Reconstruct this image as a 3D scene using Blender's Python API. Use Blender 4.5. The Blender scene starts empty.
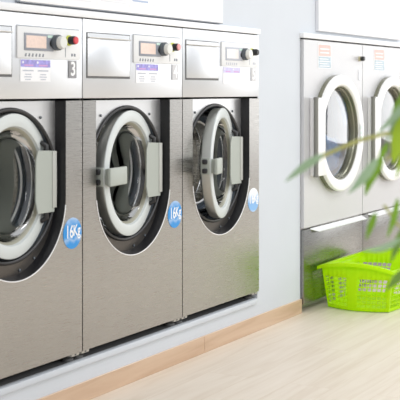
import bpy, bmesh, math, random
from mathutils import Vector, Matrix
random.seed(4)
scene = bpy.context.scene
COL = scene.collection
PI = math.pi

# ------------------------------------------------------------------ materials
def new_mat(name):
    m = bpy.data.materials.new(name); m.use_nodes = True
    return m, m.node_tree.nodes, m.node_tree.links, m.node_tree.nodes['Principled BSDF']

def plain(name, col, rough=.5, metal=0., spec=.5, var=.0, vscale=30.):
    m, N, L, b = new_mat(name)
    b.inputs['Base Color'].default_value = (*col, 1)
    b.inputs['Roughness'].default_value = rough
    b.inputs['Metallic'].default_value = metal
    b.inputs['Specular IOR Level'].default_value = spec
    if var:
        tc = N.new('ShaderNodeTexCoord'); n = N.new('ShaderNodeTexNoise')
        n.inputs['Scale'].default_value = vscale; n.inputs['Detail'].default_value = 4
        r = N.new('ShaderNodeValToRGB')
        r.color_ramp.elements[0].position = .3; r.color_ramp.elements[1].position = .7
        r.color_ramp.elements[0].color = (*[c*(1-var) for c in col], 1)
        r.color_ramp.elements[1].color = (*[min(1, c*(1+var)) for c in col], 1)
        L.new(tc.outputs['Object'], n.inputs['Vector']); L.new(n.outputs['Fac'], r.inputs['Fac'])
        L.new(r.outputs['Color'], b.inputs['Base Color'])
    return m

def steel(name, col, rough=.3, speck=.06):
    m, N, L, b = new_mat(name)
    b.inputs['Metallic'].default_value = 1
    tc = N.new('ShaderNodeTexCoord')
    mp = N.new('ShaderNodeMapping'); mp.inputs['Scale'].default_value = (3, 3, 220)
    n1 = N.new('ShaderNodeTexNoise'); n1.inputs['Scale'].default_value = 3; n1.inputs['Detail'].default_value = 3
    L.new(tc.outputs['Object'], mp.inputs['Vector']); L.new(mp.outputs['Vector'], n1.inputs['Vector'])
    n2 = N.new('ShaderNodeTexNoise'); n2.inputs['Scale'].default_value = 90; n2.inputs['Detail'].default_value = 5
    L.new(tc.outputs['Object'], n2.inputs['Vector'])
    n3 = N.new('ShaderNodeTexNoise'); n3.inputs['Scale'].default_value = 5; n3.inputs['Detail'].default_value = 3
    L.new(tc.outputs['Object'], n3.inputs['Vector'])
    a = N.new('ShaderNodeMath'); a.operation = 'ADD'
    L.new(n1.outputs['Fac'], a.inputs[0]); L.new(n2.outputs['Fac'], a.inputs[1])
    a2 = N.new('ShaderNodeMath'); a2.operation = 'ADD'
    L.new(a.outputs[0], a2.inputs[0]); L.new(n3.outputs['Fac'], a2.inputs[1])
    r = N.new('ShaderNodeMapRange')
    r.inputs['From Min'].default_value = .9; r.inputs['From Max'].default_value = 2.1
    r.inputs['To Min'].default_value = 1-speck; r.inputs['To Max'].default_value = 1+speck
    L.new(a2.outputs[0], r.inputs['Value'])
    mx = N.new('ShaderNodeVectorMath'); mx.operation = 'SCALE'
    mx.inputs[0].default_value = col
    L.new(r.outputs['Result'], mx.inputs['Scale'])
    L.new(mx.outputs['Vector'], b.inputs['Base Color'])
    r2 = N.new('ShaderNodeMapRange')
    r2.inputs['From Min'].default_value = .35; r2.inputs['From Max'].default_value = .65
    r2.inputs['To Min'].default_value = rough-.06; r2.inputs['To Max'].default_value = rough+.06
    L.new(n1.outputs['Fac'], r2.inputs['Value']); L.new(r2.outputs['Result'], b.inputs['Roughness'])
    return m

def glass(name, tint, base, gain, rough=.01):
    """clear pane: see-through tint plus a mirror layer that grows at grazing angles"""
    m, N, L, b = new_mat(name); N.remove(b)
    out = N['Material Output']
    t = N.new('ShaderNodeBsdfTransparent'); t.inputs['Color'].default_value = (*tint, 1)
    g = N.new('ShaderNodeBsdfGlossy'); g.inputs['Roughness'].default_value = rough
    f = N.new('ShaderNodeFresnel'); f.inputs['IOR'].default_value = 1.5
    mu = N.new('ShaderNodeMath'); mu.operation = 'MULTIPLY_ADD'; mu.use_clamp = True
    mu.inputs[1].default_value = gain; mu.inputs[2].default_value = base
    L.new(f.outputs[0], mu.inputs[0])
    mix = N.new('ShaderNodeMixShader')
    L.new(mu.outputs[0], mix.inputs[0]); L.new(t.outputs[0], mix.inputs[1]); L.new(g.outputs[0], mix.inputs[2])
    L.new(mix.outputs[0], out.inputs['Surface'])
    return m

def wood(name, c1, c2, c3, plank=(1.3, .19), rough=.35, seam=.75, grain_axis='X'):
    m, N, L, b = new_mat(name)
    tc = N.new('ShaderNodeTexCoord')
    br = N.new('ShaderNodeTexBrick')
    br.inputs['Scale'].default_value = 1
    br.inputs['Brick Width'].default_value = plank[0]; br.inputs['Row Height'].default_value = plank[1]
    br.inputs['Mortar Size'].default_value = .0012; br.inputs['Bias'].default_value = 0
    br.inputs['Color1'].default_value = (0, 0, 0, 1); br.inputs['Color2'].default_value = (1, 1, 1, 1)
    br.inputs['Mortar'].default_value = (.5, .5, .5, 1)
    L.new(tc.outputs['Object'], br.inputs['Vector'])
    mp = N.new('ShaderNodeMapping')
    mp.inputs['Scale'].default_value = (1.1, 14, 14)
    L.new(tc.outputs['Object'], mp.inputs['Vector'])
    add = N.new('ShaderNodeVectorMath'); add.operation = 'MULTIPLY_ADD'
    add.inputs[1].default_value = (7, 3, 5)
    L.new(br.outputs['Color'], add.inputs[0]); L.new(mp.outputs['Vector'], add.inputs[2])
    n = N.new('ShaderNodeTexNoise'); n.inputs['Scale'].default_value = 1.6; n.inputs['Detail'].default_value = 6
    n.inputs['Distortion'].default_value = .7
    L.new(add.outputs['Vector'], n.inputs['Vector'])
    r = N.new('ShaderNodeValToRGB'); e = r.color_ramp.elements
    e[0].position = .3; e[0].color = (*c1, 1); e[1].position = .72; e[1].color = (*c3, 1)
    k = e.new(.5); k.color = (*c2, 1)
    L.new(n.outputs['Fac'], r.inputs['Fac'])
    mx = N.new('ShaderNodeMix'); mx.data_type = 'RGBA'; mx.blend_type = 'MULTIPLY'
    L.new(br.outputs['Fac'], mx.inputs['Factor'])
    L.new(r.outputs['Color'], mx.inputs['A']); mx.inputs['B'].default_value = (seam, seam*.95, seam*.88, 1)
    L.new(mx.outputs['Result'], b.inputs['Base Color'])
    b.inputs['Roughness'].default_value = rough
    return m

def sticker_mat(name, top, bottom, z0, z1, splash=True):
    """round capacity sticker: pale top running into blue water below"""
    m, N, L, b = new_mat(name)
    tc = N.new('ShaderNodeTexCoord'); sp = N.new('ShaderNodeSeparateXYZ')
    L.new(tc.outputs['Object'], sp.inputs[0])
    n = N.new('ShaderNodeTexNoise'); n.inputs['Scale'].default_value = 34; n.inputs['Detail'].default_value = 3
    L.new(tc.outputs['Object'], n.inputs['Vector'])
    a = N.new('ShaderNodeMath'); a.operation = 'MULTIPLY_ADD'; a.inputs[1].default_value = .05; 
    L.new(n.outputs['Fac'], a.inputs[0]); L.new(sp.outputs['Z'], a.inputs[2])
    r = N.new('ShaderNodeMapRange'); r.inputs['From Min'].default_value = z0+.025; r.inputs['From Max'].default_value = z1+.025
    L.new(a.outputs[0], r.inputs['Value'])
    c = N.new('ShaderNodeValToRGB'); e = c.color_ramp.elements
    e[0].position = .0; e[0].color = (*bottom, 1); e[1].position = 1; e[1].color = (*top, 1)
    k = e.new(.55); k.color = (*bottom, 1)
    w = e.new(.22); w.color = (*[x*.6+.35*y for x, y in zip(bottom, top)], 1)
    w2 = e.new(.12); w2.color = (*bottom, 1); w3 = e.new(.30); w3.color = (*bottom, 1)
    L.new(r.outputs['Result'], c.inputs['Fac']); L.new(c.outputs['Color'], b.inputs['Base Color'])
    b.inputs['Roughness'].default_value = .35
    return m

M = {}
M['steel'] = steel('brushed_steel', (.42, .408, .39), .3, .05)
M['steel_up'] = steel('glare_brushed_steel', (.73, .745, .765), .38, .02)  # same steel made paler: flare and bright reflections put into the colour
M['steel_side'] = steel('steel_side', (.55, .53, .50), .4)
M['steel_bright'] = steel('bright_steel', (.88, .87, .86), .22, .02)
M['steel_recess'] = steel('recess_steel', (.80, .80, .80), .35, .03)
M['drum'] = steel('drum_steel', (.66, .64, .60), .3, .2)
_n, _l = M['drum'].node_tree.nodes, M['drum'].node_tree.links
_b = _n['Principled BSDF']; _src = _b.inputs['Base Color'].links[0].from_socket
_tc = _n.new('ShaderNodeTexCoord'); _v = _n.new('ShaderNodeTexVoronoi'); _v.inputs['Scale'].default_value = 48; _v.inputs['Randomness'].default_value = .25
_l.new(_tc.outputs['Object'], _v.inputs['Vector'])
_r = _n.new('ShaderNodeMapRange'); _r.inputs['From Min'].default_value = .22; _r.inputs['From Max'].default_value = .34
_r.inputs['To Min'].default_value = .6; _r.inputs['To Max'].default_value = 1
_l.new(_v.outputs['Distance'], _r.inputs['Value'])
_m = _n.new('ShaderNodeVectorMath'); _m.operation = 'SCALE'
_l.new(_src, _m.inputs[0]); _l.new(_r.outputs['Result'], _m.inputs['Scale']); _l.new(_m.outputs['Vector'], _b.inputs['Base Color'])
M['drum_pale'] = steel('pale_drum_steel', (.85, .86, .87), .4, .03)
M['steel_dark_reflection'] = steel('dark_reflection_steel', (.13, .12, .11), .35, .08)
M['chrome'] = plain('chrome', (.82, .84, .86), .08, 1)
M['dark'] = plain('dark_gap', (.016, .014, .013), .7)
M['liner'] = plain('black_liner', (.012, .012, .014), .3, var=.4, vscale=160)
M['foot_metal'] = plain('foot_bracket', (.5, .48, .43), .4)
M['rubber'] = plain('black_rubber', (.02, .02, .022), .32)
M['bellows'] = plain('blue_grey_rubber', (.09, .11, .14), .3)
M['rubber_grey'] = plain('grey_rubber', (.12, .12, .12), .5)
M['door_plastic'] = plain('pale_grey_plastic', (.60, .635, .625), .38)
M['hinge_plastic'] = plain('grey_green_plastic', (.40, .43, .39), .45)
M['door_side'] = plain('satin_door_side', (.50, .51, .48), .32, .85)
M['hinge_light'] = plain('pale_hinge_plastic', (.47, .48, .45), .45)
M['rim_inner'] = plain('olive_grey_rim', (.36, .35, .28), .3)
M['wall'] = plain('wall_paint', (.605, .64, .685), .7, var=.012, vscale=4)
M['trim_white'] = plain('white_trim', (.84, .85, .86), .45)
M['white'] = plain('white_enamel', (.88, .88, .88), .3)
M['panel'] = plain('control_panel_film', (.77, .775, .775), .45)
M['grey_print'] = plain('grey_print', (.20, .22, .25), .5)
M['grey_frame'] = plain('grey_frame', (.27, .29, .33), .4)
M['screen'] = plain('display_screen', (.83, .66, .58), .3, var=.06, vscale=90)
M['black'] = plain('black_plastic', (.018, .018, .018), .4)
M['yellow'] = plain('yellow_green_ring', (.62, .66, .08), .5)
M['tan'] = plain('tan_collar', (.50, .46, .30), .5)
M['screen_pale'] = plain('pale_display_screen', (.84, .80, .78), .3)
M['red'] = plain('red_button', (.72, .07, .09), .35)
M['pink_red'] = plain('pale_red_button', (.80, .36, .36), .35)  # paler red for the middle machine's button
M['knob_white'] = plain('knob_white', (.74, .74, .70), .3)
M['knob_skirt'] = plain('knob_skirt', (.09, .105, .12), .25)
M['knob_skirt_metal'] = plain('polished_grey', (.45, .50, .54), .15, 1)
M['paper'] = plain('sticker_paper', (.86, .86, .87), .5)
M['violet'] = plain('violet_print', (.34, .31, .68), .5, var=.25, vscale=60)
M['violet_pale'] = plain('violet_print_pale', (.58, .55, .80), .5, var=.1, vscale=60)
M['magenta'] = plain('pink_violet_print', (.62, .34, .62), .5)
M['line'] = plain('grey_text_print', (.48, .50, .56), .6)
M['line_pale'] = plain('pale_text_print', (.74, .75, .78), .6)
M['blue_title'] = plain('blue_title_print', (.42, .50, .66), .6)
M['digit'] = plain('white_digit', (.9, .9, .9), .5)
M['plate'] = plain('number_plate_grey', (.27, .27, .28), .5)
M['plate_pale'] = plain('number_plate_pale', (.60, .60, .61), .5)
M['pink'] = plain('pink_print', (.80, .50, .46), .5, var=.08, vscale=50)
M['aqua'] = plain('grey_blue_print', (.44, .54, .60), .5, var=.2, vscale=70)
M['mint'] = plain('mint_print', (.62, .80, .71), .5)
M['floor'] = wood('floor_laminate', (.70, .60, .49), (.76, .67, .565), (.80, .715, .615), (1.4, .2), .42, .9)
M['floor'].node_tree.nodes['Principled BSDF'].inputs['Specular IOR Level'].default_value = .35
M['skirting'] = wood('skirting_wood', (.70, .50, .36), (.80, .60, .45), (.86, .67, .52), (6, .5), .45)
M['plinth'] = plain('plinth_concrete', (.16, .16, .165), .8, var=.15, vscale=40)
M['lime'] = plain('lime_plastic', (.66, .96, .002), .4, 0, .25)
_n, _l = M['lime'].node_tree.nodes, M['lime'].node_tree.links
_t = _n.new('ShaderNodeBsdfTranslucent'); _t.inputs['Color'].default_value = (.70, .98, .002, 1)
_x = _n.new('ShaderNodeMixShader'); _x.inputs[0].default_value = .4
_l.new(_n['Principled BSDF'].outputs[0], _x.inputs[1]); _l.new(_t.outputs[0], _x.inputs[2]); _l.new(_x.outputs[0], _n['Material Output'].inputs['Surface'])
M['washer_glass'] = glass('washer_glass', (.95, .96, .96), .03, 1.25)
M['dryer_glass'] = glass('dryer_glass', (.96, .97, .98), .24, 1.0, .05)
M['dryer_rim'] = plain('dryer_rim_olive', (.23, .23, .17), .22, .5)
M['post'] = plain('grey_post', (.20, .20, .18), .4)
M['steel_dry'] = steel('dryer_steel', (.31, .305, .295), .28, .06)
M['steel_dry_up'] = steel('dryer_glare_steel', (.62, .62, .63), .46, .02)  # upper panels' bright reflection put into a paler steel colour
M['steel_dry_up'].node_tree.nodes['Principled BSDF'].inputs['Metallic'].default_value = .35
M['cloth'] = plain('blue_cloth', (.16, .42, .92), .9, var=.25, vscale=12)
M['leaf'] = plain('leaf_green', (.19, .37, .02), .35, var=.2, vscale=9)
M['leaf_pale'] = plain('leaf_pale', (.36, .52, .32), .3, var=.12, vscale=9)
M['leaf_bright'] = plain('leaf_bright', (.38, .56, .02), .4, var=.15, vscale=9)
M['leaf_dark'] = plain('leaf_dark', (.16, .30, .04), .45, var=.2, vscale=9)
M['twig'] = plain('twig', (.50, .50, .16), .6)
M['pot'] = plain('terracotta', (.45, .20, .11), .8, var=.1, vscale=20)
M['soil'] = plain('soil', (.05, .035, .025), .95, var=.4, vscale=80)

# ------------------------------------------------------------------ mesh builder
class MB:
    def __init__(s): s.b = bmesh.new()
    def _mi(s, faces, m):
        for f in faces: f.material_index = m
    def box(s, x0, x1, y0, y1, z0, z1, bev=0., m=0, seg=2):
        r = bmesh.ops.create_cube(s.b, size=1)
        for v in r['verts']:
            v.co = Vector(((x0+x1)/2+v.co.x*(x1-x0), (y0+y1)/2+v.co.y*(y1-y0), (z0+z1)/2+v.co.z*(z1-z0)))
        fs = list({f for v in r['verts'] for f in v.link_faces}); s._mi(fs, m)
        if bev:
            es = list({e for f in fs for e in f.edges})
            q = bmesh.ops.bevel(s.b, geom=es, offset=bev, segments=seg, affect='EDGES', profile=.5)
            s._mi(q['faces'], m)
        return s
    def prism(s, pts, y0, y1, m=0):
        """polygon given in x,z; extruded along y"""
        vs = [s.b.verts.new((x, y0, z)) for x, z in pts]
        f = s.b.faces.new(vs); f.material_index = m
        q = bmesh.ops.extrude_face_region(s.b, geom=[f])
        vv = [g for g in q['geom'] if isinstance(g, bmesh.types.BMVert)]
        for v in vv: v.co.y = y1
        for v in vv:
            for g in v.link_faces: g.material_index = m
        return s
    def strip(s, path, y0, y1, m=0, closed=False):
        a = [s.b.verts.new((x, y0, z)) for x, z in path]; c = [s.b.verts.new((x, y1, z)) for x, z in path]
        n = len(path)
        for i in range(n if closed else n-1):
            j = (i+1) % n
            f = s.b.faces.new((a[i], a[j], c[j], c[i])); f.material_index = m
        return s
    def lathe(s, prof, cx=0, cy=0, cz=0, n=72, m=0, closed=False, mats=None):
        """profile (r, y) turned about the y axis through cx, cz"""
        rings = []
        for r, y in prof:
            if r < 1e-6: rings.append([s.b.verts.new((cx, cy+y, cz))]*n)
            else: rings.append([s.b.verts.new((cx+r*math.cos(2*PI*i/n), cy+y, cz+r*math.sin(2*PI*i/n))) for i in range(n)])
        k = len(prof)
        for a in range(k if closed else k-1):
            A, B = rings[a], rings[(a+1) % k]
            for i in range(n):
                j = (i+1) % n
                vs = []
                for v in (A[i], A[j], B[j], B[i]):
                    if v not in vs: vs.append(v)
                if len(vs) < 3: continue
                f = s.b.faces.new(vs); f.material_index = mats[a] if mats else m
        return s
    def vlathe(s, prof, cx=0, cy=0, cz=0, n=32, m=0):
        rings = []
        for r, z in prof:
            rings.append([s.b.verts.new((cx+max(r, 1e-4)*math.cos(2*PI*i/n), cy+max(r, 1e-4)*math.sin(2*PI*i/n), cz+z)) for i in range(n)])
        for A, B in zip(rings, rings[1:]):
            for i in range(n):
                f = s.b.faces.new((A[i], A[(i+1) % n], B[(i+1) % n], B[i])); f.material_index = m
        return s
    def tube(s, pts, rad, n=10, m=0, closed=False):
        pts = [Vector(p) for p in pts]; k = len(pts); rings = []
        rads = rad if isinstance(rad, (list, tuple)) else [rad]*k
        for i, p in enumerate(pts):
            if closed: t = pts[(i+1) % k]-pts[i-1]
            else: t = pts[min(i+1, k-1)]-pts[max(i-1, 0)]
            t.normalize()
            up = Vector((0, 1, 0)) if abs(t.y) < .9 else Vector((1, 0, 0))
            a = t.cross(up).normalized(); c = t.cross(a)
            rings.append([s.b.verts.new(p+rads[i]*(a*math.cos(2*PI*q/n)+c*math.sin(2*PI*q/n))) for q in range(n)])
        for i in range(k if closed else k-1):
            A, B = rings[i], rings[(i+1) % k]
            for q in range(n):
                f = s.b.faces.new((A[q], A[(q+1) % n], B[(q+1) % n], B[q])); f.material_index = m
        if not closed:
            for R in (rings[0], rings[-1]):
                f = s.b.faces.new(R); f.material_index = m
        return s
    def plate_with_hole(s, outer, inner, y, m=0):
        es = []
        for loop in (outer, inner):
            vs = [s.b.verts.new((x, y, z)) for x, z in loop]
            es += [s.b.edges.new((vs[i], vs[(i+1) % len(vs)])) for i in range(len(vs))]
        q = bmesh.ops.triangle_fill(s.b, use_beauty=True, use_dissolve=False, edges=es)
        s._mi([g for g in q['geom'] if isinstance(g, bmesh.types.BMFace)], m)
        return s
    def plate_poly(s, pts, y, m=0):
        vs = [s.b.verts.new((x, y, z)) for x, z in pts]
        es = [s.b.edges.new((vs[i], vs[(i+1) % len(vs)])) for i in range(len(vs))]
        q = bmesh.ops.triangle_fill(s.b, use_beauty=True, use_dissolve=False, edges=es)
        s._mi([g for g in q['geom'] if isinstance(g, bmesh.types.BMFace)], m)
        return s
    def build(s, name, mats, parent=None, smooth=None, recalc=True):
        if recalc: bmesh.ops.recalc_face_normals(s.b, faces=s.b.faces[:])
        me = bpy.data.meshes.new(name); s.b.to_mesh(me); s.b.free()
        for mm in (mats if isinstance(mats, (list, tuple)) else [mats]): me.materials.append(mm)
        o = bpy.data.objects.new(name, me); COL.objects.link(o)
        if parent: o.parent = parent
        if smooth is not None:
            for p in me.polygons: p.use_smooth = True
            try: me.set_sharp_from_angle(angle=math.radians(smooth))
            except Exception: pass
        return o

def circle(cx, cz, r, n=72, a0=0, a1=2*PI, end=False):
    return [(cx+r*math.cos(a0+(a1-a0)*i/n), cz+r*math.sin(a0+(a1-a0)*i/n)) for i in range(n+(1 if end else 0))]

def thing(name, label, cat, loc=(0, 0, 0), group=None):
    o = bpy.data.objects.new(name, None); COL.objects.link(o); o.location = loc
    o.empty_display_size = .1
    o['label'] = label; o['category'] = cat
    if group: o['group'] = group
    return o
def struct(o): o['kind'] = 'structure'; return o

def text_mesh(name, body, size, loc, mat, parent, sx=1., bold=0.):
    cu = bpy.data.curves.new(name, 'FONT'); cu.body = body; cu.size = size
    cu.align_x = 'CENTER'; cu.align_y = 'CENTER'; cu.extrude = .0004; cu.offset = bold
    t = bpy.data.objects.new(name+'_curve', cu); COL.objects.link(t)
    bpy.context.view_layer.update()
    dg = bpy.context.evaluated_depsgraph_get()
    me = bpy.data.meshes.new_from_object(t.evaluated_get(dg)); me.name = name
    bpy.data.objects.remove(t, do_unlink=True)
    me.materials.clear(); me.materials.append(mat)
    R = Matrix.Rotation(PI/2, 4, 'X') @ Matrix.Diagonal((sx, 1, 1, 1))
    me.transform(R)
    o = bpy.data.objects.new(name, me); COL.objects.link(o); o.parent = parent; o.location = loc
    return o

# ------------------------------------------------------------------ washers
# local frame: x from the left side of the machine (0 .. .808) minus half width, y=0 front plane, z=0 floor level
W = .808; HW = W/2
CXc = .395-HW          # centre of the round recess
ZB, ZS, ZT = .21, 1.232, 1.562
def make_washer(X0, digit, label, angle, hy, hl, pale, plate_mat, em_mat, stick_mat):  # pale: prints and display lightened as if washed out by glare
    w = thing('washing_machine', label, 'washing machine', (X0+HW, 0, 0), 'washing machines in the wall')
    L = lambda x: x-HW
    # cabinet behind the front
    MB().box(-HW+.006, HW-.006, .42, .78, ZB+.012, ZT-.004).box(-HW+.006, -HW+.012, .006, .42, ZB+.012, ZT-.004)\
        .box(HW-.012, HW-.006, .006, .42, ZB+.012, ZT-.004).box(-HW+.012, HW-.012, .006, .42, ZB+.012, ZB+.018)\
        .box(-HW+.012, HW-.012, .012, .42, ZT-.012, ZT-.004).build('cabinet', M['dark'], w)
    # upper front
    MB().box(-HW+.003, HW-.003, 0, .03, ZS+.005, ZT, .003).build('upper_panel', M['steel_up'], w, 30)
    # lower front: sheet with a recess open at the top
    R = .2985; zc = .852; zt = ZS-.004
    arc = circle(CXc, zc, R, 56, 0, -PI, True)
    pts = [(-HW+.003, zt), (-HW+.003, ZB), (HW-.003, ZB), (HW-.003, zt), (CXc+R, zt)]+arc+[(CXc-R, zt)]
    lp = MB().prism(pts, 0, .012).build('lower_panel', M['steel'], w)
    path = [(CXc+R-.0005, zt)]+circle(CXc, zc, R-.0005, 56, 0, -PI, True)+[(CXc-R+.0005, zt)]
    lin = MB(); q = len(path)
    path_b = [(CXc+R-.012, zt)]+circle(CXc, zc, R-.012, 56, 0, -PI, True)+[(CXc-R+.012, zt)]
    va = [lin.b.verts.new((x, .0005, z)) for x, z in path]; vb = [lin.b.verts.new((x, .046, z)) for x, z in path_b]
    for i in range(q-1): lin.b.faces.new((va[i], va[i+1], vb[i+1], vb[i]))
    lin.build('recess_liner', M['liner'], w, 40, False)
    
    et = [(CXc+R*math.cos(a), -.0005, zc+R*math.sin(a)) for a in [ -PI*(.04+.92*i/60) for i in range(61)]]
    MB().tube(et, .0024, 8).build('recess_edge_highlight', M['white'], w, 60)  # white tube paints in the highlight along the recess edge
    # back plate of the recess with the tub mouth
    zd = .908
    zm = .80
    am = math.asin((zm-zd)/.2845)
    up_in = circle(CXc, zd, .2845, 60, am, PI-am, True)            # over the top
    lo_in = circle(CXc, zd, .2845, 60, am, -PI-am, True)           # under the bottom
    b = MB(); RR = R-.004
    b.plate_poly([(CXc+RR, zt), (CXc+RR, zm)]+up_in+[(CXc-RR, zm), (CXc-RR, zt)], .045, 0)
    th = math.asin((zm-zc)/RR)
    b.plate_poly(circle(CXc, zc, RR, 56, th, -PI-th, True)+list(reversed(lo_in)), .045, 2)  # lower half in darker steel: a dark reflection put into the colour
    for sx, sz in ((-.20, .255), (.19, .255), (-.11, -.31), (.06, -.325), (.15, -.29)):
        b.lathe([(.006, 0), (.006, -.004), (0, -.006)], CXc+sx, .045, zd+sz, 10, 1)
    b.build('recess_plate', [M['steel_recess'], M['knob_skirt'], M['steel_dark_reflection']], w)
    # gasket, bellows and drum
    MB().tube([(CXc+.2885*math.cos(t), .042, zd+.2885*math.sin(t)) for t in [2*PI*i/80 for i in range(80)]], .0085, 12, closed=True)\
        .build('gasket', M['rubber'], w, 60)
    MB().lathe([(.284, .044), (.284, .105), (.276, .112), (.262, .116), (.246, .122), (.236, .15), (.25, .17), (.238, .19), (.252, .205)], CXc, 0, zd,
               mats=[0, 1, 1, 1, 0, 0, 0, 0]).build('bellows', [M['bellows'], M['chrome']], w, 50)
    tr = MB()
    for rr, yy, tt in ((.276, .106, .007), (.258, .110, .008), (.240, .114, .009)):
        tr.tube([(CXc+rr*math.cos(t), yy+.004, zd+rr*math.sin(t)) for t in [2*PI*i/80 for i in range(80)]], tt, 10, closed=True)
    tr.build('tub_rings', M['chrome'], w, 60)
    for rr, yy in ((.19, .30), (.236, .245)):
        MB().tube([(CXc+rr*math.cos(t), yy, zd+rr*math.sin(t)) for t in [2*PI*i/80 for i in range(80)]], .005, 8, closed=True).build('drum_highlight_ring', M['chrome'], w, 60)  # chrome rings added for bright arcs inside the drum
    MB().tube([(CXc+.206*math.cos(t), .15, zd+.206*math.sin(t)) for t in [2*PI*i/72 for i in range(72)]], .005, 8, closed=True).build('drum_lip_highlight', M['white'], w, 60)  # lip kept white so the bright arc of light is in its colour
    prof = [(.252, .20), (.258, .205), (.258, .23)]
    for k in range(5): prof += [(.256, .235+k*.032), (.249, .25+k*.032), (.256, .262+k*.032)]
    prof += [(.25, .40), (.20, .402), (.19, .392), (.13, .392), (.12, .402), (.10, .39), (.03, .385), (0, .385)]
    d = MB().lathe(prof, CXc, 0, zd)
    for k in range(3):
        a = .5+k*2*PI/3
        d.tube([(CXc+.243*math.cos(a), .25, zd+.243*math.sin(a)), (CXc+.243*math.cos(a), .39, zd+.243*math.sin(a))], .014, 10)
    d.build('drum', M['drum'], w, 30)
    # door: pivots on the right
    door = MB().lathe([(.262, .050), (.270, .050), (.273, .046), (.2745, .006), (.2735, .002), (.270, 0), (.231, 0),
                       (.2265, .0015), (.224, .006), (.220, .016), (.2155, .022), (.216, .050)], -.27, 0, 0, 96, closed=True, mats=[2]*3+[0]*7+[1]*2)\
        .build('door', [M['door_plastic'], M['rubber'], M['door_side']], w, 32)
    door.location = (CXc+.278, hy, zd); door.rotation_euler = (0, 0, math.radians(angle))
    MB().lathe([(.2225, .011), (.2205, .012), (.2135, .021), (.211, .026), (.2155, .028)], -.27, 0, 0, 96, closed=True)\
        .build('inner_rim', M['rim_inner'], door, 40)
    MB().lathe([(.2125, .022), (.2085, .042), (.198, .062), (.178, .080), (.14, .094), (.085, .102), (.04, .105), (0, .105)], -.27, 0, 0, 96)\
        .build('glass', M['washer_glass'], door, 60)
    MB().box(-.27-.290, -.27-.290+hl, -.036, -.018, -.038, .038, .005, seg=3)\
        .box(-.27-.266, -.27-.225, -.020, .006, -.034, .034, .003).build('handle', M['hinge_plastic'], door, 40)
    MB().box(-.27-.296, -.27-.270, .016, .040, .010, .034, .006).box(-.27-.296, -.27-.270, .016, .040, -.034, -.010, .006)\
        .box(-.27-.277, -.27-.266, .006, .05, -.040, .040, .002, m=1).build('latch', [M['rubber'], M['hinge_plastic']], door, 40)
    # hinge flag
    hx0, hx1 = L(.548), L(.664)
    MB().prism([(hx0, .790), (hx1-.012, .790), (hx1-.012, .806), (hx1, .806), (hx1, 1.030), (hx0, 1.036), (hx0-.012, 1.0), (hx0-.014, .84)], .026, .032)\
        .box(hx1-.004, hx1, .032, .045, .806, 1.03, .001)\
        .box(hx1-.026, hx1+.0005, .0225, .032, .806, 1.030, .0015, m=1).build('hinge_cover', [M['hinge_plastic'], M['hinge_light']], w, 40)
    for z in (1.052, .768):
        hb = MB().tube([(L(.600), .054, z+(.014 if z > 1 else -.014)), (L(.612), .036, z), (L(.612), .038, .912+(z-.912)*.8)], [.009, .012, .012], 10)
        hb.build('hinge_pin', M['rubber'], w, 50)
    # detergent hopper
    hp = MB().box(L(.025), L(.353), -.001, .001, 1.319, 1.509, m=1)\
        .box(L(.030), L(.346), -.006, .001, 1.328, 1.488, .003)\
        .prism([(L(.030), 1.487), (L(.346), 1.487), (L(.346), 1.505), (L(.030), 1.505)], -.004, .001)
    hp.build('detergent_door', [M['steel_up'], M['rubber_grey']], w, 30)
    MB().box(L(.030), L(.346), -.014, -.004, 1.484, 1.4885, .002).build('detergent_lip', M['steel_side'], w, 30)
    # control panel with printed icons
    cp = MB().box(L(.379), L(.785), -.006, .001, 1.391, 1.512, .0025)
    cp.box(L(.379), L(.785), -.0012, 0, 1.5115, 1.515, m=1)
    for k in range(6):
        cx = L(.428)+k*.0215
        cp.box(cx-.005, cx+.005, -.0066, -.0058, 1.398, 1.404, m=1).box(cx-.002, cx+.006, -.0066, -.0058, 1.404, 1.410, m=1)
    for k in range(2):
        cx = L(.727)+k*.018
        cp.box(cx-.006, cx+.005, -.0066, -.0058, 1.405, 1.416, m=1)
    cp.box(L(.680), L(.684), -.0066, -.0058, 1.402, 1.463, m=1)
    cpo = cp.build('control_panel', [M['panel'], M['grey_print'] if not pale else M['line']], w, 30)
    MB().box(L(.418), L(.600), -.009, -.005, 1.421, 1.487, .001).box(L(.428), L(.553), -.0096, -.0085, 1.431, 1.478, m=1)\
        .lathe([(.014, -.010), (.0, -.010)], L(.588), 0, 1.452, 16, 2).box(L(.562), L(.598), -.0098, -.0088, 1.473, 1.483, m=3)\
        .build('display', [M['grey_frame'] if not pale else M['line'], M['screen'] if not pale else M['screen_pale'], M['black'], M['mint']], cpo, 30)
    kb = MB().lathe([(.0, -.005), (.031, -.006), (.031, -.026), (.029, -.030), (.025, -.031)], L(.613), 0, 1.456, 32, 1)\
        .lathe([(.025, -.030), (.0245, -.046), (.0225, -.049), (0, -.050)], L(.613), 0, 1.456, 32, 0)
    kb.build('program_knob', [M['knob_white'], M['knob_skirt']], cpo, 40)
    eb = MB().lathe([(0, -.006), (.021, -.006), (.021, -.012), (.017, -.013)], L(.704), 0, 1.468, 28, 1)\
        .lathe([(.017, -.012), (.017, -.036), (.0155, -.039)], L(.704), 0, 1.468, 28, 0)\
        .lathe([(.015, -.039), (.015, -.043), (.0135, -.045), (0, -.046)], L(.704), 0, 1.468, 28, 2)
    eb.build('emergency_button', [M['black'], M['yellow'], em_mat], cpo, 40)
    # instruction sticker, printed
    st = MB().box(L(.402), L(.590), -.0015, 0, 1.303, 1.386)
    st.box(L(.404), L(.588), -.0019, -.0012, 1.358, 1.3855, m=1)
    st.lathe([(.005, -.0022), (0, -.0022)], L(.418), 0, 1.376, 10, 0).lathe([(.005, -.0022), (0, -.0022)], L(.508), 0, 1.376, 10, 0)
    for a in (.425, .515): st.box(L(a), L(a+.055), -.0023, -.0016, 1.362, 1.3675, m=3)
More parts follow.
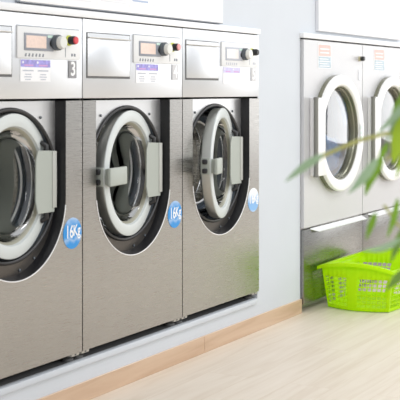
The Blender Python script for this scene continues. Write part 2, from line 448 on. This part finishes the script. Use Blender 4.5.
    for cx in (.449, .543):
        st.box(L(cx-.033), L(cx+.033), -.0019, -.0012, 1.342, 1.347, m=2)
        for k, hw_ in enumerate((.019, .023, .017)):
            st.box(L(cx-hw_), L(cx+hw_), -.0019, -.0012, 1.330-k*.0095-.002, 1.330-k*.0095+.002, m=2)
    st.build('instruction_sticker', [M['paper'], M['violet'] if not pale else M['violet_pale'], M['line'] if not pale else M['line_pale'], M['magenta']], w)
    pl = MB().box(L(.711), L(.764), -.0025, 0, 1.318, 1.388, .0006).build('number_plate', plate_mat, w)
    text_mesh('numeral', digit, .078, (L(.7385), -.003, 1.353), M['digit'], pl, .95, .0015)
    # round capacity sticker
    cs = MB().lathe([(.0625, 0), (.0625, -.0015), (0, -.0016)], L(.737), 0, .697, 40).build('capacity_sticker', stick_mat, w)
    text_mesh('capacity_text', '16', .072, (L(.716), -.0022, .702), M['digit'], cs, .75, .001)
    text_mesh('capacity_text', 'Kg', .062, (L(.765), -.0022, .705), M['digit'], cs, .75, .001)
    # feet
    for sx in (.035, W-.035):
        for y in (.05, .70):
            ft = MB().vlathe([(0, .1716), (.024, .1716), (.024, .183), (.009, .190), (.009, .2145)], L(sx), y, 0, 16)
            if y < .1: ft.box(L(sx)-.026, L(sx)+.026, .010, .05, .1965, .2085, .001, m=1).box(L(sx)-.006, L(sx)+.006, .0095, .0105, .199, .205, m=0)
            ft.build('foot', [M['rubber_grey'], M['foot_metal']], w, 40)
    return w

S16 = sticker_mat('sticker_blue', (.88, .93, .96), (.015, .27, .68), .635, .80)
S16p = sticker_mat('sticker_blue_glare', (.88, .92, .96), (.22, .46, .80), .61, .74)  # glare on this sticker is put into its lighter blue
make_washer(-W, '3', 'steel washing machine numbered 3, cut off by the left picture edge', 7, .062, .10, False, M['plate'], M['red'], S16)
make_washer(0, '4', 'middle steel washing machine numbered 4 with a broad door handle plate', 8.5, .064, .168, False, M['plate_pale'], M['pink_red'], S16)
make_washer(W, '5', 'steel washing machine next to the bare wall with its round door open widest', 15.5, .075, .11, True, M['plate_pale'], M['black'], S16p)

# ------------------------------------------------------------------ dryers
DW = .919; DX = 2.169; DY = -.008
def make_dryer(X0, label, locked):
    d = thing('tumble_dryer', label, 'tumble dryer', (X0+DW/2, DY, 0), 'tumble dryers in the wall')
    h = DW/2; L = lambda x: x-h
    cx, cz = L(.472), 1.0135
    out = [(-h+.004, .483), (h-.004, .483), (h-.004, 1.562), (-h+.004, 1.562)]
    MB().plate_with_hole(out, circle(cx, cz, .325, 72), 0).strip(out, 0, .02, closed=True)\
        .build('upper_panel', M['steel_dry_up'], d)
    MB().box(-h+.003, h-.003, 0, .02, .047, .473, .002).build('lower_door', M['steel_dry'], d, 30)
    # folded grip along the top of the lower door
    g = MB(); x0, x1 = L(.095), L(.915)
    v = [g.b.verts.new(c) for c in ((x0, -.001, .473), (x1, -.001, .473), (x1, -.001, .468), (x1, -.032, .452), (x0+.06, -.032, .452), (x0, -.001, .468),
                                     (x0, .004, .473), (x1, .004, .473))]
    g.b.faces.new((v[0], v[1], v[2], v[5])); g.b.faces.new((v[5], v[2], v[3], v[4])); g.b.faces.new((v[6], v[7], v[1], v[0]))
    go = g.build('grip', M['trim_white'], d)  # white colour stands in for ceiling light reflected on the fold
    sol = go.modifiers.new('thick', 'SOLIDIFY'); sol.thickness = .003
    MB().box(-h+.006, h-.006, .76, .80, .05, 1.56).box(-h+.003, -h+.008, .02, .78, .05, 1.56).box(h-.008, h-.003, .02, .78, .05, 1.56)\
        .box(-h+.008, h-.008, .02, .76, 1.55, 1.56).box(-h+.008, h-.008, .02, .76, .47, .48).box(-h+.02, h-.02, .06, .12, 0.002, .05)\
        .build('cabinet', [M['steel_side']], d)
    for sx in (-h+.09, h-.09):
        MB().vlathe([(.022, 0), (.022, .02), (.01, .024), (.01, .05)], sx, .6, 0, 14).build('foot', M['rubber_grey'], d, 40)
    # drum
    prof = [(.325, .02), (.322, .05), (.36, .06), (.36, .2), (.35, .22), (.36, .24), (.36, .55), (.1, .56), (.0, .56)]
    MB().lathe(prof, cx, 0, cz).build('drum', M['drum_pale'], d, 30)
    # door ring
    dr = MB().lathe([(.340, .0), (.349, -.004), (.351, -.042), (.348, -.047), (.342, -.048), (.305, -.049), (.292, -.047), (.285, -.041), (.283, -.03), (.283, .0)], cx, 0, cz, 96, closed=True)\
        .build('door', M['white'], d, 50)
    MB().lathe([(.3502, -.0005), (.3502, -.016), (.3515, -.022), (.3502, -.028)], cx, 0, cz, 96).build('door_seal', M['dryer_rim'], dr, 40)
    MB().lathe([(.2835, -.034), (.278, -.031), (.276, -.016), (.270, -.010), (.268, .002), (.262, .006)], cx, 0, cz, 96).build('inner_rim', M['dryer_rim'], dr, 30)
    MB().lathe([(.267, .001), (.22, -.009), (.15, -.017), (.07, -.021), (0, -.022)], cx, 0, cz, 96).build('glass', M['dryer_glass'], dr, 60)
    MB().lathe([(.266, .006), (.258, .02), (.264, .034), (.256, .05), (.261, .066), (.262, .12)], cx, 0, cz, 96).build('bowl_rings', M['knob_skirt_metal'], dr, 60)
    MB().box(L(.755), L(.79), -.051, -.047, .958, 1.062, .001).box(L(.758), L(.787), -.0516, -.050, .965, .985, m=1).box(L(.758), L(.787), -.0516, -.050, .995, 1.015, m=1).box(L(.758), L(.787), -.0516, -.050, 1.028, 1.048, m=1)\
        .build('door_label', [M['paper'], M['mint']], dr)
    # hinge housing on the left
    MB().box(L(.088), L(.20), -.052, .0, .775, 1.228, .004).build('hinge_cover', M['white'], d, 40)
    MB().tube([(L(.086), -.040, .783), (L(.086), -.040, 1.220)], .0135, 14)\
        .tube([(L(.086), -.040, 1.220), (L(.086), -.040, 1.232)], .0155, 14).tube([(L(.086), -.040, .771), (L(.086), -.040, .783)], .0155, 14)\
        .build('hinge_post', M['post'], d, 50)
    # printed notice, lock, strip
    st = MB().box(L(.205), L(.400), -.0015, 0, 1.400, 1.546).box(L(.212), L(.394), -.002, -.0012, 1.474, 1.541, m=1)\
        .box(L(.212), L(.394), -.002, -.0012, 1.404, 1.470, m=2)
    for k in range(4):
        st.box(L(.225), L(.225+.15*(1-.12*(k % 2))), -.0024, -.0016, 1.412+k*.014, 1.417+k*.014, m=0)
    for k in range(2):
        st.box(L(.235), L(.37), -.0024, -.0016, 1.49+k*.022, 1.497+k*.022, m=0)
    st.build('instruction_sticker', [M['paper'], M['pink'], M['aqua']], d)
    MB().lathe([(.0, 0), (.016, 0), (.016, -.012), (.013, -.014)], L(.86), 0, 1.472, 20, 1)\
        .lathe([(.0145, -.012), (.0145, -.034), (.012, -.037), (0, -.037)], L(.86), 0, 1.472, 20, 0)\
        .build('lock_button', [M['black'], M['tan']], d, 40)
    pl = MB().box(L(.842), L(.882), -.002, 0, 1.336, 1.402).box(L(.842), L(.848), -.0026, -.0015, 1.336, 1.402, m=1)\
        .box(L(.848), L(.87), -.0026, -.0015, 1.336, 1.340, m=1).build('number_plate', [M['paper'], M['line']], d)
    return d
make_dryer(DX, 'tumble dryer nearest the bare wall, blue laundry behind its round glass', True)
make_dryer(DX+DW, 'rightmost tumble dryer, partly hidden behind the blurred leaves', True)

# blue laundry in the first dryer
b = bmesh.new(); bmesh.ops.create_icosphere(b, subdivisions=4, radius=1)
for v in b.verts:
    p = v.co.copy()
    k = 1+.16*math.sin(5*p.x+3*p.z)*math.cos(4*p.y+1)+.10*math.sin(11*p.x-7*p.z+2*p.y)
    v.co = Vector((p.x*.19*k, p.y*.085*k, p.z*.14*k))
mb = MB(); mb.b.free(); mb.b = b
c = mb.build('laundry', M['cloth'], None, 180)
c.location = (DX+.625, .125, .845)
c['label'] = 'crumpled blue laundry lying inside the left tumble dryer'; c['category'] = 'laundry'

# ------------------------------------------------------------------ setting
X_L, X_R = -3.2, 9.0
WY = .012
MB().box(-12, 16, -9, 1.2, -.06, 0).build('floor', M['floor'])['kind'] = 'structure'
wl = MB()
def wb(x0, x1, z0, z1): wl.box(x0, x1, WY, 1.2, z0, z1)
wb(X_L, X_R, 1.572, 3.2)
wb(X_L, -W-.004, 0, 1.572)
wb(-W-.004, 2*W+.002, 0, .150)
wb(2*W+.002, DX-.001, 0, 1.572)
wb(DX+2*DW+.004, X_R, 0, 1.572)
wl.box(-W-.004, 2*W+.002, .95, 1.2, .150, 1.572).box(DX-.001, DX+2*DW+.004, .95, 1.2, 0, 1.572)
struct(wl.build('wall_back', M['wall']))
# plinth inside the recess under the washers
struct(MB().box(-W-.004, 2*W+.002, .03, .95, .150, .1715).build('trim_1', M['plinth']))
# painted edge strip of the plinth
struct(MB().box(-W-.004, 2*W-.022, -.002, .03, .148, .173, .002).build('trim_2', M['wall'], None, 30))
# white strip along the top of the washers
struct(MB().box(-W-.05, 2*W-.004, -.010, .02, 1.566, 1.594, .002).build('trim_3', M['trim_white'], None, 30))
# white strip along the top of the dryers
struct(MB().box(DX-.012, DX+2*DW+.02, -.016, .02, 1.571, 1.600, .002).build('trim_4', M['trim_white'], None, 30))
# wooden skirting in two lengths
bb = MB()
bb.box(X_L, 1.02, 0, WY, 0, .080, .001).box(1.023, DX-.004, 0, WY, 0, .080, .001)
struct(bb.build('baseboard_back', M['skirting']))

# ------------------------------------------------------------------ signs
s1 = thing('wall_sign', 'large white information board above the washing machines', 'sign', (.385, .010, 1.60), 'white boards on the wall')
MB().box(-.803, .803, -.022, 0, .004, .70, .002).build('board', M['white'], s1)
MB().box(-.805, .805, -.020, .001, 0, .005).build('edge', M['grey_frame'], s1)
tx = MB()
for x in (-.53, -.30, -.05): tx.box(x-.001, x+.001, -.0226, -.0218, .02, .66, m=0)
def bars(x0, x1, z, h, m): tx.box(x0, x1, -.0226, -.0218, z, z+h, m=m)
bars(-.50, -.38, .055, .009, 1); bars(-.49, -.34, .030, .004, 0)
bars(-.27, -.08, .050, .005, 0); bars(-.27, -.08, .040, .004, 0); bars(-.26, -.12, .10, .008, 1)
bars(-.03, .10, .055, .008, 1); bars(-.03, .02, .034, .004, 0)
bars(.14, .28, .045, .005, 0)
for k in range(6):
    bars(-.50, -.34+.02*(k % 2), .12+.05*k, .005, 0); bars(-.27, -.10+.02*(k % 2), .15+.05*k, .005, 0); bars(-.02, .14, .12+.05*k, .005, 0)
tx.build('printed_text', [M['line_pale'], M['blue_title']], s1)
s2 = thing('wall_sign', 'blank bright white board above the tumble dryers', 'sign', (3.09, .010, 1.623), 'white boards on the wall')
MB().box(-.705, .705, -.022, 0, .0, .70, .002).build('board', M['white'], s2)
MB().box(-.708, .708, -.018, .001, -.003, .702).build('edge', M['line_pale'], s2)

# ------------------------------------------------------------------ lime laundry basket
def make_basket():
    root = thing('laundry_basket', 'lime green perforated plastic laundry basket on the floor against the dryers', 'basket', (2.62, -.26, 0))
    H = .254
    def loop_pt(u, t):
        """u 0..4 around: short left side, long front side, short right side, long back side; t 0 floor .. 1 rim"""
        lx0, lx1 = -.205-.105*t, .215+.115*t
        ly0, ly1 = -.168-.055*t, .205-.005*t
        bow = .055*(1-.45*t)
        k = int(u) % 4; f = u-int(u)
        if k == 0: x, y = lx0-bow*math.sin(PI*f), ly1+(ly0-ly1)*f
        elif k == 1: x, y = lx0+(lx1-lx0)*f, ly0-.02*math.sin(PI*f)
        elif k == 2: x, y = lx1+bow*math.sin(PI*f), ly0+(ly1-ly0)*f
        else: x, y = lx1+(lx0-lx1)*f, ly1
        return x, y
    def rim_z(u):
        k = int(u) % 4; f = u-int(u)
        if k in (0, 2): return H+.036*max(0, math.sin(PI*f))**.8
        return H
    # columns along each side: (start, end, is_hole) in fractions
    def cols(n_hole, bar, bands):
        out = []; seq = []
        edges = [0]; p = .035
        step = (1-.07)/n_hole
        for i in range(n_hole):
            a = .035+i*step; bb_ = a+step
            mid = (a+bb_)/2
            solid = any(q0 < mid < q1 for q0, q1 in bands)
            out.append((a+step*bar/2, bb_-step*bar/2, not solid))
        return out
    sh = MB(); b = sh.b
    U = []; hole = []
    for side in range(4):
        cc = cols(13, .16, [(.37, .56)]) if side % 2 == 0 else cols(19, .16, [(.28, .38), (.62, .72)])
        last = 0.
        for a, e, hf in cc:
            U.append(side+last); hole.append(False)
            U.append(side+a); hole.append(hf); last = e
        U.append(side+last); hole.append(False)
    nr = 7; T = [0.]; rowhole = []
    z0, z1 = .085, .80
    st = (z1-z0)/nr; last = 0.
    for r in range(nr):
        T.append(z0+r*st); rowhole.append(False)
        T.append(z0+r*st+st*.76); rowhole.append(True)
    T.append(1.0); rowhole.append(False)
    n = len(U)
    grid = []
    for t in T:
        row = []
        for u in U:
            x, y = loop_pt(u, t)
            z = .004+(rim_z(u)-.004)*t if t > .8 else .004+(H-.004)*t
            row.append(b.verts.new((x, y, z)))
        grid.append(row)
    for i in range(len(T)-1):
        for j in range(n):
            if rowhole[i] and hole[j]: continue
            k = (j+1) % n
            b.faces.new((grid[i][j], grid[i][k], grid[i+1][k], grid[i+1][j]))
    b.faces.new(list(reversed(grid[0])))
    bod = sh.build('basket_body', M['lime'], root, 40)
    md = bod.modifiers.new('thick', 'SOLIDIFY'); md.thickness = .0016; md.offset = 0
    # rim flange
    rm = MB(); b = rm.b; rings = []
    N_ = 120
    for i in range(N_):
        u = 4*i/N_
        x, y = loop_pt(u, 1.0); x2, y2 = loop_pt(u, .9)
        d = Vector((x, y-.0, 0)); d = Vector((x/.34, y/.24, 0)).normalized()
        z = rim_z(u)
        sec = [(-.004, -.012), (-.004, .002), (.012, .005), (.028, .001), (.032, -.018), (.028, -.018), (.025, -.004), (.004, -.004)]
        rings.append([b.verts.new((x+d.x*a, min(y+d.y*a, .235), z+q)) for a, q in sec])
    for i in range(N_):
        A, B = rings[i], rings[(i+1) % N_]
        for q in range(8): b.faces.new((A[q], A[(q+1) % 8], B[(q+1) % 8], B[q]))
    rm.build('rim', M['lime'], root, 50)
    return root
make_basket()

# ------------------------------------------------------------------ potted plant close to the camera
PB = Vector((-1.60, -2.02, 0))
plant = thing('potted_plant', 'out-of-focus green leafy plant in the right foreground', 'plant', PB)
CAM = Vector((-3.8419, -2.7020, 1.267)); TH = math.radians(29.2867)
FWD = Vector((math.cos(TH), math.sin(TH), 0)); RGT = Vector((math.sin(TH), -math.cos(TH), 0)); UP = Vector((0, 0, 1))
def spot(r, h, z):
    """point r metres right of and h metres above the view axis at distance z, in the plant's own frame"""
    return CAM+FWD*z+RGT*r+UP*h-PB
def P(px, py, z): return spot((px-200)/1150*z, -(py-91)/1150*z, z)
MB().vlathe([(.0, .0), (.11, .0), (.115, .01), (.145, .25), (.155, .255), (.155, .285), (.14, .285), (.135, .25), (0, .25)], 0, 0, 0, 40).build('pot', M['pot'], plant, 40)
MB().vlathe([(.136, .252), (.08, .262), (0, .266)], 0, 0, 0, 28).build('soil', M['soil'], plant, 60)
def leaf(base, tip, width, mat, bend=.0, facing=1.0):
    base, tip = Vector(base), Vector(tip)
    ax = tip-base; ln = ax.length; ax.normalize()
    side = ax.cross(FWD).normalized(); side = (side*facing+FWD*(1-facing)).normalized()
    nor = side.cross(ax).normalized()
    mb_ = MB(); b = mb_.b; n = 12; rows = []
    for i in range(n+1):
        t = i/n
        w_ = width*.5*(math.sin(PI*min(1, t**.8))**.85)*(1-.25*t)+.0006
        c_ = base+ax*ln*t+side*bend*math.sin(PI*t)
        rows.append([b.verts.new(c_-side*w_+nor*w_*.3), b.verts.new(c_), b.verts.new(c_+side*w_+nor*w_*.3)])
    for A, B in zip(rows, rows[1:]):
        for q in range(2): b.faces.new((A[q], A[q+1], B[q+1], B[q]))
    return mb_.build('leaf', mat, plant, 60, False)
Z = 2.15
# main stems
stem = MB()
stem.tube([(0, 0, .25), (.01, 0, .5), P(428, 330, 2.28), P(424, 240, 2.24), P(412, 160, 2.2), P(400, 118, 2.16), P(404, 60, 2.2), P(410, 20, 2.2)], [.012, .011, .010, .008, .006, .004, .003, .002], 8)
stem.build('stem', M['leaf_dark'], plant, 60)
def twig(pts, r=.0028, mat='twig'): MB().tube(pts, r, 6).build('twig', M[mat], plant, 60)
twig([P(412, 130, 2.17), P(385, 134, Z), P(360, 140, Z), P(336, 150, Z), P(318, 158, Z)], .004)
twig([P(410, 150, 2.18), P(396, 150, Z), P(386, 160, Z)])
twig([P(424, 240, 2.24), P(398, 225, Z), P(384, 205, Z)])
twig([P(424, 262, 2.24), P(410, 240, Z), P(396, 236, Z)])
for bx, by, tx_, ty, wd, mt, bd, z in [
    (324, 154, 285, 182, .016, 'leaf_pale', -.002, 2.12),
    (402, 104, 376, 134, .011, 'leaf_pale', .004, 2.12),
    (404, 108, 386, 144, .010, 'leaf_pale', -.003, 2.15),
    (406, 114, 393, 164, .034, 'leaf_bright', .0, 2.14),
    (408, 92, 390, 122, .020, 'leaf', .0, 2.16),
    (388, 143, 378, 163, .012, 'leaf', .0, 2.13),
    (378, 158, 348, 194, .019, 'leaf_pale', .003, 2.10),
    (374, 160, 352, 190, .012, 'leaf', .003, 2.16),
    (383, 158, 365, 196, .021, 'leaf', -.004, 2.13),
    (404, 150, 396, 178, .010, 'leaf_bright', .0, 2.2),
    (376, 212, 366, 240, .013, 'leaf', .0, 2.15),
    (398, 198, 387, 238, .012, 'leaf', .003, 2.12),
    (405, 226, 391, 262, .016, 'leaf_dark', .0, 2.12),
    (402, 238, 362, 250, .012, 'leaf_pale', .008, 2.08),
    (408, 268, 386, 290, .018, 'leaf_dark', .0, 2.10),
    (410, 60, 404, 95, .02, 'leaf', .0, 2.2),
    (420, 180, 432, 230, .03, 'leaf', .0, 2.25),
    (416, 120, 440, 150, .03, 'leaf_pale', .0, 2.25),
    (424, 250, 446, 290, .03, 'leaf_dark', .0, 2.3)]:
    leaf(P(bx, by, z), P(tx_, ty, z), wd, M[mt], bd)

# ------------------------------------------------------------------ light
w = bpy.data.worlds.new('World'); scene.world = w; w.use_nodes = True
bg = w.node_tree.nodes['Background']
bg.inputs['Color'].default_value = (.96, .98, 1, 1); bg.inputs['Strength'].default_value = .72
def area(name, loc, rot, sx, sy, e, col=(1, 1, 1)):
    l = bpy.data.lights.new(name, 'AREA'); l.shape = 'RECTANGLE'; l.size = sx; l.size_y = sy; l.energy = e; l.color = col
    o = bpy.data.objects.new(name, l); COL.objects.link(o); o.location = loc; o.rotation_euler = rot; return o
area('ceiling_or_fill_lamp', (1.5, -2.0, 3.0), (0, 0, 0), 3.5, 1.2, 40)
area('ceiling_or_fill_lamp', (5.5, -2.0, 3.0), (0, 0, 0), 3.0, 1.2, 50)
fill_mid = area('ceiling_or_fill_lamp', (2.2, -5.2, 2.9), (0, 0, 0), 3.0, 1.2, 60)  # added fill light facing the machines, no known fixture
fill_mid.rotation_euler = (Vector((2.2, 0, .6))-Vector((2.2, -5.2, 2.9))).to_track_quat('-Z', 'Y').to_euler()
fill_left = area('ceiling_or_fill_lamp', (-2.2, -5.2, 2.7), (0, 0, 0), 3.0, 1.5, 45)  # second added fill, behind the camera, to brighten wall, floor and basket
fill_left.rotation_euler = (Vector((2.0, 0, .5))-Vector((-2.2, -5.2, 2.7))).to_track_quat('-Z', 'Y').to_euler()
# shop window at the far end of the room
area('window_lamp', (9.5, -2.6, 1.75), (0, math.radians(90), 0), 2.6, 4.5, 75)

# ------------------------------------------------------------------ camera
cam = bpy.data.cameras.new('Camera'); co = bpy.data.objects.new('Camera', cam); COL.objects.link(co)
co.location = CAM; co.rotation_euler = (PI/2, 0, TH-PI/2)
cam.sensor_width = 36; cam.lens = 36*1150/400; cam.shift_y = -(200-91)/400
cam.clip_start = .05
cam.dof.use_dof = True; cam.dof.focus_distance = 5.4; cam.dof.aperture_fstop = 6.2
scene.camera = co
scene.view_settings.view_transform = 'Standard'
scene.view_settings.look = 'None'
scene.view_settings.exposure = 0
